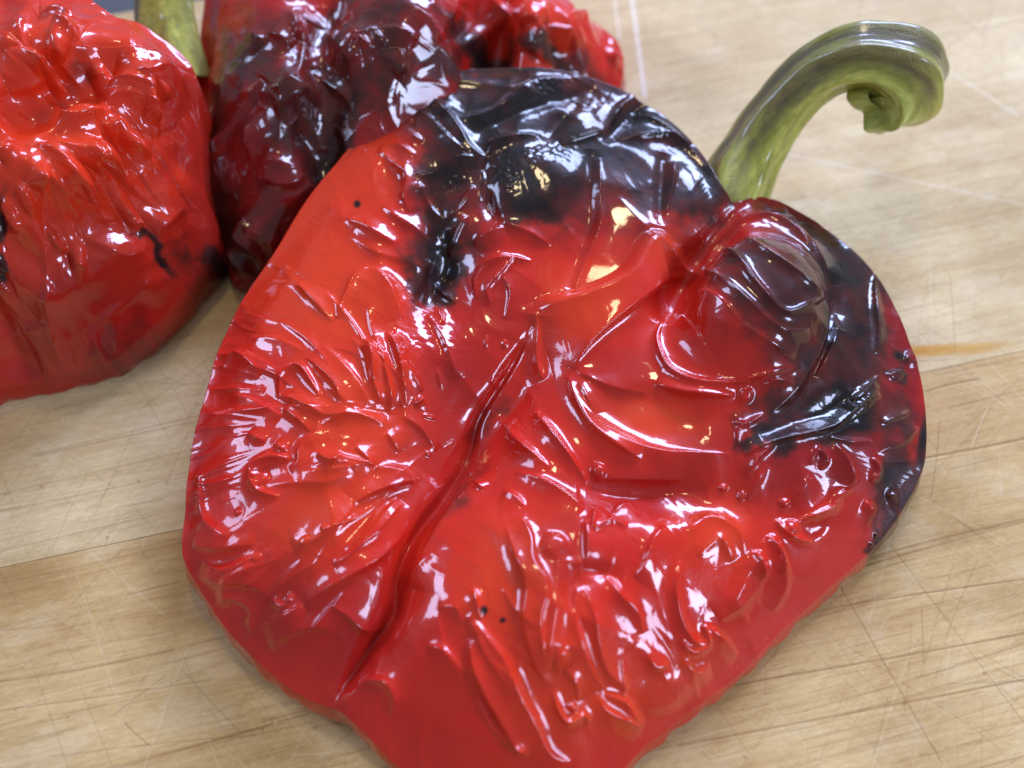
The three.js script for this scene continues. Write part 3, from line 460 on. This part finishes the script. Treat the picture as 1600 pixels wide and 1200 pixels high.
// ---- stems: a ribbed, tapering sweep with a flared, cut end
function stem(spine, radii, ribs, seedZ, tintFn, mat, seg = 260, rad = 120) {
  const curve = new THREE.CatmullRomCurve3(spine, false, 'centripetal'), fr = curve.computeFrenetFrames(seg, false);
  const pos = [], col = [], idx = [], uvs = [];
  const P = curve.getSpacedPoints(seg);
  const rAt = (t) => { const k = t * (radii.length - 1), i = Math.min(radii.length - 2, Math.floor(k)), f = sst(0, 1, k - i); return [mix(radii[i][0], radii[i + 1][0], f), mix(radii[i][1], radii[i + 1][1], f)]; };
  // frames carried along from the world's up so that the ribs do not twist
  const CAP = 16;
  for (let i = 0; i <= seg + CAP; i++) {
    const ii = Math.min(i, seg), t = ii / seg, [ra, rb] = rAt(t), N = fr.normals[ii], Bn = fr.binormals[ii], T = fr.tangents[ii];
    const q = i > seg ? (i - seg) / CAP : 0, shrink = q ? Math.max(0.02, 1 - q) : 1, sink = q ? (Math.sin(Math.min(1, q * 2.4) * Math.PI) * 0.0006 - sst(0.25, 0.9, q) * 0.0012) : 0;
    for (let j = 0; j <= rad; j++) {
      const a = j / rad * Math.PI * 2;
      let k = 1 + 0.10 * (1 - 2 * Math.pow(Math.abs(Math.sin((a * ribs + 0.8 * Math.sin(t * 5)) / 2)), 1.4)) + 0.012 * nz(Math.cos(a) * 16, Math.sin(a) * 16, t * 14 + seedZ) + 0.03 * nz(Math.cos(a) * 2.2, Math.sin(a) * 2.2, t * 4 + seedZ) + 0.02 * nz(Math.cos(a) * 7, Math.sin(a) * 7, t * 9 + seedZ) - 0.05 * Math.pow(Math.abs(Math.cos(a * ribs * 0.5 + 0.4)), 12);
      k += sst(0.8, 1, t) * 0.24 * nz(Math.cos(a) * 2.6, Math.sin(a) * 2.6, t * 12 + seedZ + 5);
      const x = Math.cos(a) * ra * k * shrink, y = Math.sin(a) * rb * k * shrink;
      pos.push(P[ii].x + N.x * x + Bn.x * y + T.x * sink, P[ii].y + N.y * x + Bn.y * y + T.y * sink, P[ii].z + N.z * x + Bn.z * y + T.z * sink);
      col.push(...tintFn(t, a, q, new THREE.Vector3().addScaledVector(N, Math.cos(a)).addScaledVector(Bn, Math.sin(a)), P[ii])); uvs.push(a * 0.4, t * 6);
    }
  }
  for (let i = 0; i < seg + CAP; i++) for (let j = 0; j < rad; j++) { const a = i * (rad + 1) + j, b = a + rad + 1; idx.push(a, a + 1, b, a + 1, b + 1, b); }
  const g = new THREE.BufferGeometry(); g.setAttribute('position', new THREE.Float32BufferAttribute(pos, 3)); g.setAttribute('color', new THREE.Float32BufferAttribute(col, 3)); g.setAttribute('uv', new THREE.Float32BufferAttribute(uvs, 2)); g.setIndex(idx);
  g.computeVertexNormals();
  const n = g.attributes.normal; for (let i = 0; i <= seg + CAP; i++) { const a = i * (rad + 1), b = a + rad; const v = new THREE.Vector3(n.getX(a) + n.getX(b), n.getY(a) + n.getY(b), n.getZ(a) + n.getZ(b)).normalize(); n.setXYZ(a, v.x, v.y, v.z); n.setXYZ(b, v.x, v.y, v.z); }
  const me = new THREE.Mesh(g, mat); me.castShadow = me.receiveShadow = true; return me;
}
const stemMat = new THREE.MeshPhysicalMaterial({ vertexColors: true, roughness: 0.42, specularIntensity: 0.5, clearcoat: 0.8, clearcoatRoughness: 0.17, bumpMap: skinBump, bumpScale: 0.00022, side: THREE.DoubleSide });
const lift = (px, py, h) => { const p = at(px, py, h * 0.01); return new THREE.Vector3(p[0], h * 0.01, p[1]); };
const bendHub = lift(1318, 200, 1.2);
const stemTint = (t, a, q, dir, p) => {
  const green = [0.34, 0.34, 0.04], light = [0.66, 0.65, 0.11], brown = [0.12, 0.066, 0.054], dark = [0.045, 0.026, 0.022];
  const m1 = nz(Math.cos(a) * 2.2, Math.sin(a) * 2.2, t * 4 + 3), m2 = nz(Math.cos(a) * 6, Math.sin(a) * 6, t * 16 + 7), m3 = nz(Math.cos(a) * 18, Math.sin(a) * 18, t * 40 + 1);
  let c = mixc(green, light, clamp(0.45 + 0.9 * m1 + 0.35 * m2));
  const out = dir.dot(new THREE.Vector3().subVectors(p, bendHub).normalize());
  c = mixc(c, brown, clamp(0.7 * sst(0.3, 1.0, out + 0.6 * m1 + 0.35 * m2) + 0.4 * sst(0.55, 0.95, -out + 0.3 * m2)));
  c = mixc(c, dark, 0.6 * sst(0.35, 0.95, Math.abs(Math.sin((a * 6 + 0.8 * Math.sin(t * 5)) / 2)) * 0.9 + 0.25 * m2) * sst(-0.2, 0.7, out + 0.3 * m1));
  c = mixc(c, [0.50, 0.60, 0.13], sst(0.66, 0.9, t) * sst(-0.35, 0.35, -out + 0.5 * m2) * 0.85);
  if (q > 0.2) c = mixc(c, [0.16, 0.09, 0.04], sst(0.2, 0.7, q));
  const v = 1 + 0.35 * m3 + 0.2 * m2; return [c[0] * v, c[1] * v, c[2] * v];
};
const nearStem = stem([lift(1120, 350, 0.9), lift(1140, 310, 1.15), lift(1172, 245, 1.5), lift(1215, 178, 2.0), lift(1275, 115, 2.6), lift(1345, 88, 3.0), lift(1408, 103, 2.9), lift(1412, 134, 2.4), lift(1378, 140, 2.1)],
  [[0.0068, 0.0062], [0.0061, 0.0057], [0.0053, 0.0051], [0.0049, 0.0048], [0.0049, 0.0048], [0.0054, 0.0052], [0.0068, 0.0062], [0.0084, 0.0074]], 6, 2.1, stemTint, stemMat);
nearStem.name = 'stem'; nearStem.position.set(-near.c[0], 0, -near.c[1]); nearGroup.add(nearStem);

// ---- the dark pepper behind
const back = new PepperForm([
  [340, -90, 2.2], [318, 20, 1.9], [308, 120, 1.6], [306, 220, 1.3], [318, 310, 1.0], [345, 370, 0.7], [372, 440, 0.3], [430, 440, 0.3], [560, 400, 0.4], [700, 330, 0.5], [840, 270, 0.5], [930, 200, 0.5], [968, 140, 0.7], [970, 75, 1.0], [925, 34, 1.3], [893, 22, 1.5], [886, -30, 1.7], [850, -110, 2.2], [720, -160, 2.6], [560, -175, 2.7], [420, -160, 2.5]], [600, 110], 2.5, 440, [2.3, 2.2, 1.2]);
back.lobe(440, 120, 130, 200, 0.1, 60); back.lobe(640, 60, 110, 160, 0, 60); back.lobe(850, 60, 70, 120, 0.1, 30); back.lobe(770, 60, 26, 120, 0.25, -110); back.lobe(500, 110, 30, 140, 0.1, -45); back.lobe(520, 10, 60, 40, 0, -40);
const K = [280, 0, 0.45], L = [300, 0, 0.25], Q = [640, 0, 0.25], T = [280, 250, 0.1875];
const bR = (f, h, w, l) => back.crease('R', f, h, w, l), bV = (f, h, w, l) => back.crease('V', f, h, w, l);
bV(L, 24, 26, [770, 150, 750, 300, 720, 420, 640, 520]); bR(L, 20, 22, [700, 130, 720, 300, 660, 460, 540, 590]); bV(L, 24, 26, [860, 380, 920, 520, 990, 660, 1060, 770]); bR(L, 16, 20, [780, 420, 900, 560, 1020, 760]); bV(L, 24, 26, [480, 500, 380, 650, 260, 800, 200, 1000]); bR(L, 20, 22, [430, 500, 300, 700, 180, 860, 60, 1010]);
bR(L, 16, 20, [520, 690, 600, 640, 720, 540]); bR(L, 14, 18, [340, 210, 430, 250, 460, 280]); bR(L, 14, 18, [480, 220, 560, 240, 620, 270]); bR(L, 14, 16, [590, 80, 640, 160, 650, 220]); bR(L, 14, 16, [990, 150, 1040, 240, 1140, 320]); bR(L, 14, 16, [1090, 160, 1160, 240, 1210, 290]); bR(L, 14, 18, [1130, 200, 1300, 200, 1400, 260]); bR(L, 12, 16, [1300, 20, 1450, 120, 1580, 240]);
bR(L, 14, 18, [850, 220, 950, 280, 990, 370, 1060, 350]); bR(L, 14, 18, [1270, 480, 1310, 420, 1300, 300]); bR(L, 12, 16, [400, 1090, 500, 1000, 600, 1020, 700, 1070]); bR(L, 14, 16, [420, 1100, 520, 1120, 620, 1130, 720, 1070]); bV(L, 14, 18, [560, 780, 680, 830, 800, 870]); bR(L, 12, 16, [340, 770, 360, 860, 330, 900]); bV(L, 22, 24, [740, 1150, 850, 980, 930, 860]);
bR(T, 20, 18, [480, 550, 560, 650, 650, 740, 720, 850]); bV(T, 18, 18, [560, 560, 660, 680, 760, 800]); bR(T, 18, 18, [520, 490, 620, 560, 760, 650, 860, 680]); bR(T, 18, 16, [430, 720, 500, 820, 580, 960, 560, 1060]);
bR(Q, 22, 22, [575, 0, 540, 140, 470, 230, 400, 320]); bV(Q, 34, 34, [520, 40, 470, 140, 380, 240, 240, 330]); bR(Q, 18, 18, [700, 170, 760, 150, 840, 240]); bR(Q, 18, 18, [740, 180, 760, 260, 740, 340]); bR(Q, 18, 18, [840, 170, 920, 190, 990, 210]); bV(Q, 30, 30, [860, 300, 940, 290, 1020, 270]); bR(Q, 14, 18, [830, 20, 820, 90, 850, 160]); bR(Q, 14, 16, [1000, 130, 1060, 110, 1100, 130]); bR(Q, 14, 14, [1240, 380, 1270, 350, 1300, 340]); bR(Q, 12, 18, [990, 0, 1000, 160, 1080, 280]);
back.dab('k', 0.45, [545, 20, 60, 34, -0.4, 600, 10, 50, 24, -0.3, 760, 80, 50, 16, -0.3, 700, 95, 50, 16, -0.1, 740, 40, 16, 50, 0.4, 860, 80, 40, 20, 0, 780, 110, 100, 14, 0, 340, 340, 40, 44, 0.4, 375, 390, 30, 26, 0.3, 540, 200, 24, 60, 0.5, 520, 240, 20, 60, 0.6, 390, 90, 30, 40, 0, 470, 170, 50, 60, 0, 530, 110, 20, 60, 0.2, 870, 100, 60, 14, 0.1]);
back.dab('k', 0.34, [360, 130, 50, 120, 0.1, 470, 190, 60, 80, 0, 610, 130, 60, 60, 0, 420, 380, 60, 50, 0.4, 340, 260, 26, 100, 0, 640, 60, 110, 50, 0, 450, 60, 90, 60, 0, 920, 110, 40, 30, 0.2]);
back.dab('d', 0.9, [430, 150, 160, 220, 0, 640, 60, 130, 120, 0, 420, 330, 140, 100, 0]); back.dab('o', 0.5, [860, 40, 70, 70, 0]);
const backGroup = new THREE.Group(); backGroup.name = 'roasted_pepper_001'; backGroup.position.set(back.c[0], 0, back.c[1]);
tag(backGroup, 'dark maroon blistered pepper with one bright red lobe, behind the large stemmed pepper', 'roasted pepper', 'roasted peppers on the board'); scene.add(backGroup);
const backSkin = back.build(skinMat(), (x, z, r, s, b, h) => 0.0006 * film(x, z, 75, 1.9, 1.8, 31.3 + h * 75) + 0.00016 * film(x, z, 200, 0.4, 1.5, 44.1 + h * 200) + 0.0018 * fbm(x * 60, z * 60, 9.4 + h * 60, 2), skinTint, 0.6);
backSkin.name = 'skin'; backSkin.position.set(-back.c[0], 0, -back.c[1]); backGroup.add(backSkin);

// ---- the tall orange-red pepper on the left
const left = new PepperForm([
  [-330, 640, 1.0], [-200, 680, 0.7], [-80, 640, 0.6], [0, 606, 0.5], [90, 590, 0.5], [180, 560, 0.6], [250, 500, 0.7], [310, 430, 0.8], [342, 370, 1.0], [322, 300, 1.5], [314, 200, 2.2], [304, 112, 2.9], [270, 70, 3.2], [215, 36, 3.4], [183, 30, 3.5], [160, 14, 3.6], [130, -10, 3.7], [60, -40, 3.9], [-60, -60, 3.9], [-200, -20, 3.5], [-320, 120, 2.8], [-400, 400, 1.8]], [40, 270], 4.0, 460, [2.5, 2.4, 1.2]);
left.lobe(90, 200, 160, 120, -0.4, 40); left.lobe(60, 420, 200, 90, -0.5, 60); left.lobe(240, 170, 80, 90, 0, 30); left.lobe(30, 150, 160, 30, -0.55, -50); left.lobe(150, 330, 200, 24, -0.6, -40);
const M = [0, 0, 0.25], O = [0, 300, 0.26667];
const lR = (f, h, w, l) => left.crease('R', f, h, w, l), lV = (f, h, w, l) => left.crease('V', f, h, w, l);
lR(M, 20, 22, [240, 110, 320, 110, 420, 150, 480, 190]); lR(M, 20, 20, [340, 200, 420, 230, 490, 260]); lR(M, 20, 20, [300, 325, 350, 340, 405, 380]); lR(M, 20, 22, [80, 560, 200, 530, 280, 480, 340, 420]); lR(M, 20, 20, [350, 560, 380, 540, 400, 510]); lR(M, 22, 20, [560, 490, 620, 480, 680, 450]); lR(M, 20, 22, [700, 510, 800, 550, 920, 600]); lR(M, 22, 22, [1050, 400, 920, 440, 860, 480, 940, 560, 1010, 640]); lR(M, 20, 20, [360, 710, 430, 740, 540, 720, 690, 695]);
lR(M, 20, 20, [660, 640, 760, 625, 860, 650, 960, 700]); lR(M, 20, 18, [860, 700, 920, 730, 980, 760]); lR(M, 20, 20, [660, 800, 720, 780, 740, 730]); lR(M, 16, 26, [1120, 480, 1150, 620, 1050, 760, 900, 850]); lR(M, 20, 20, [520, 880, 550, 960, 560, 1050]); lR(M, 20, 20, [600, 860, 610, 960, 620, 1050]); left.bump(M, 22, [700, 1030, 50, 50, 0]); lR(M, 20, 22, [270, 890, 380, 1000, 430, 1140]); lR(M, 20, 20, [0, 990, 60, 950, 120, 900]); lR(M, 20, 20, [200, 1060, 240, 1100, 280, 1130]);
lR(M, 16, 20, [150, 300, 150, 220, 210, 190]); lR(M, 16, 20, [200, 430, 240, 390, 260, 370]); lR(M, 18, 20, [860, 1090, 900, 1030, 940, 980]); lV(M, 30, 30, [-40, 740, 120, 640, 280, 540, 400, 420]); lV(M, 22, 26, [640, 870, 760, 880, 900, 850]);
lR(O, 20, 20, [330, 180, 370, 100, 390, 0]); lR(O, 18, 18, [460, 160, 480, 100, 500, 50]); lR(O, 18, 18, [530, 130, 570, 100, 600, 60]); lR(O, 18, 20, [730, 190, 780, 180, 830, 170]); lR(O, 18, 20, [900, 240, 960, 170, 1100, 80]); lR(O, 14, 24, [560, 430, 700, 360, 860, 300]); lR(O, 18, 20, [110, 910, 200, 950, 300, 970, 340, 830, 400, 660]); lR(O, 18, 20, [60, 780, 120, 680, 200, 590]); lV(O, 34, 26, [0, 930, 100, 780, 200, 620, 300, 480]); lR(O, 16, 20, [0, 480, 160, 380, 340, 270]); lR(O, 16, 18, [520, 600, 540, 560, 560, 520]); left.bump(O, 18, [200, 745, 40, 40, 0, 410, 410, 34, 26, 0, 150, 40, 34, 40, 0, 40, 130, 50, 40, 0]);
left.dab('k', 0.9, [15, 520, 12, 60, 0.6, 50, 470, 12, 50, 0.7, 235, 378, 14, 8, 0, 340, 415, 26, 14, -0.6]); left.dab('k', 0.35, [130, 120, 40, 16, -0.7, 310, 430, 50, 24, -0.6, 200, 545, 100, 14, -0.5]);
left.dab('d', 0.6, [240, 430, 180, 70, -0.6, 80, 540, 160, 60, -0.3, 320, 260, 50, 120, 0, 20, 20, 20, 60, 0]); left.dab('o', 0.7, [120, 140, 200, 150, 0, 60, 300, 160, 80, -0.4]);
const leftGroup = new THREE.Group(); leftGroup.name = 'roasted_pepper_002'; leftGroup.position.set(left.c[0], 0, left.c[1]);
tag(leftGroup, 'plump orange red wrinkled pepper cut off by the left edge, beside the dark maroon one', 'roasted pepper', 'roasted peppers on the board'); scene.add(leftGroup);
const leftSkin = left.build(skinMat(), (x, z, r, s, b, h) => 0.0005 * film(x, z, 80, 0.7, 1.9, 51.3 + h * 80) + 0.0024 * fbm(x * 110, z * 110, 3.3 + h * 110, 2) + 0.00012 * film(x, z, 190, 1.2, 1.5, 64.1 + h * 190) + 0.0016 * fbm(x * 60, z * 60, 19.4 + h * 60, 2), skinTint, 0.7);
leftSkin.name = 'skin'; leftSkin.position.set(-left.c[0], 0, -left.c[1]); leftGroup.add(leftSkin);
const leftStem = stem([lift(275, 130, 1.6), lift(266, 80, 1.9), lift(258, 30, 2.2), lift(256, -30, 2.6), lift(262, -90, 3.1)], [[0.0062, 0.006], [0.0056, 0.0054], [0.005, 0.005], [0.005, 0.005]], 6, 7.7, stemTint, stemMat, 100, 80);
leftStem.name = 'stem'; leftStem.position.set(-left.c[0], 0, -left.c[1]); leftGroup.add(leftStem);

renderer.render(scene, camera);
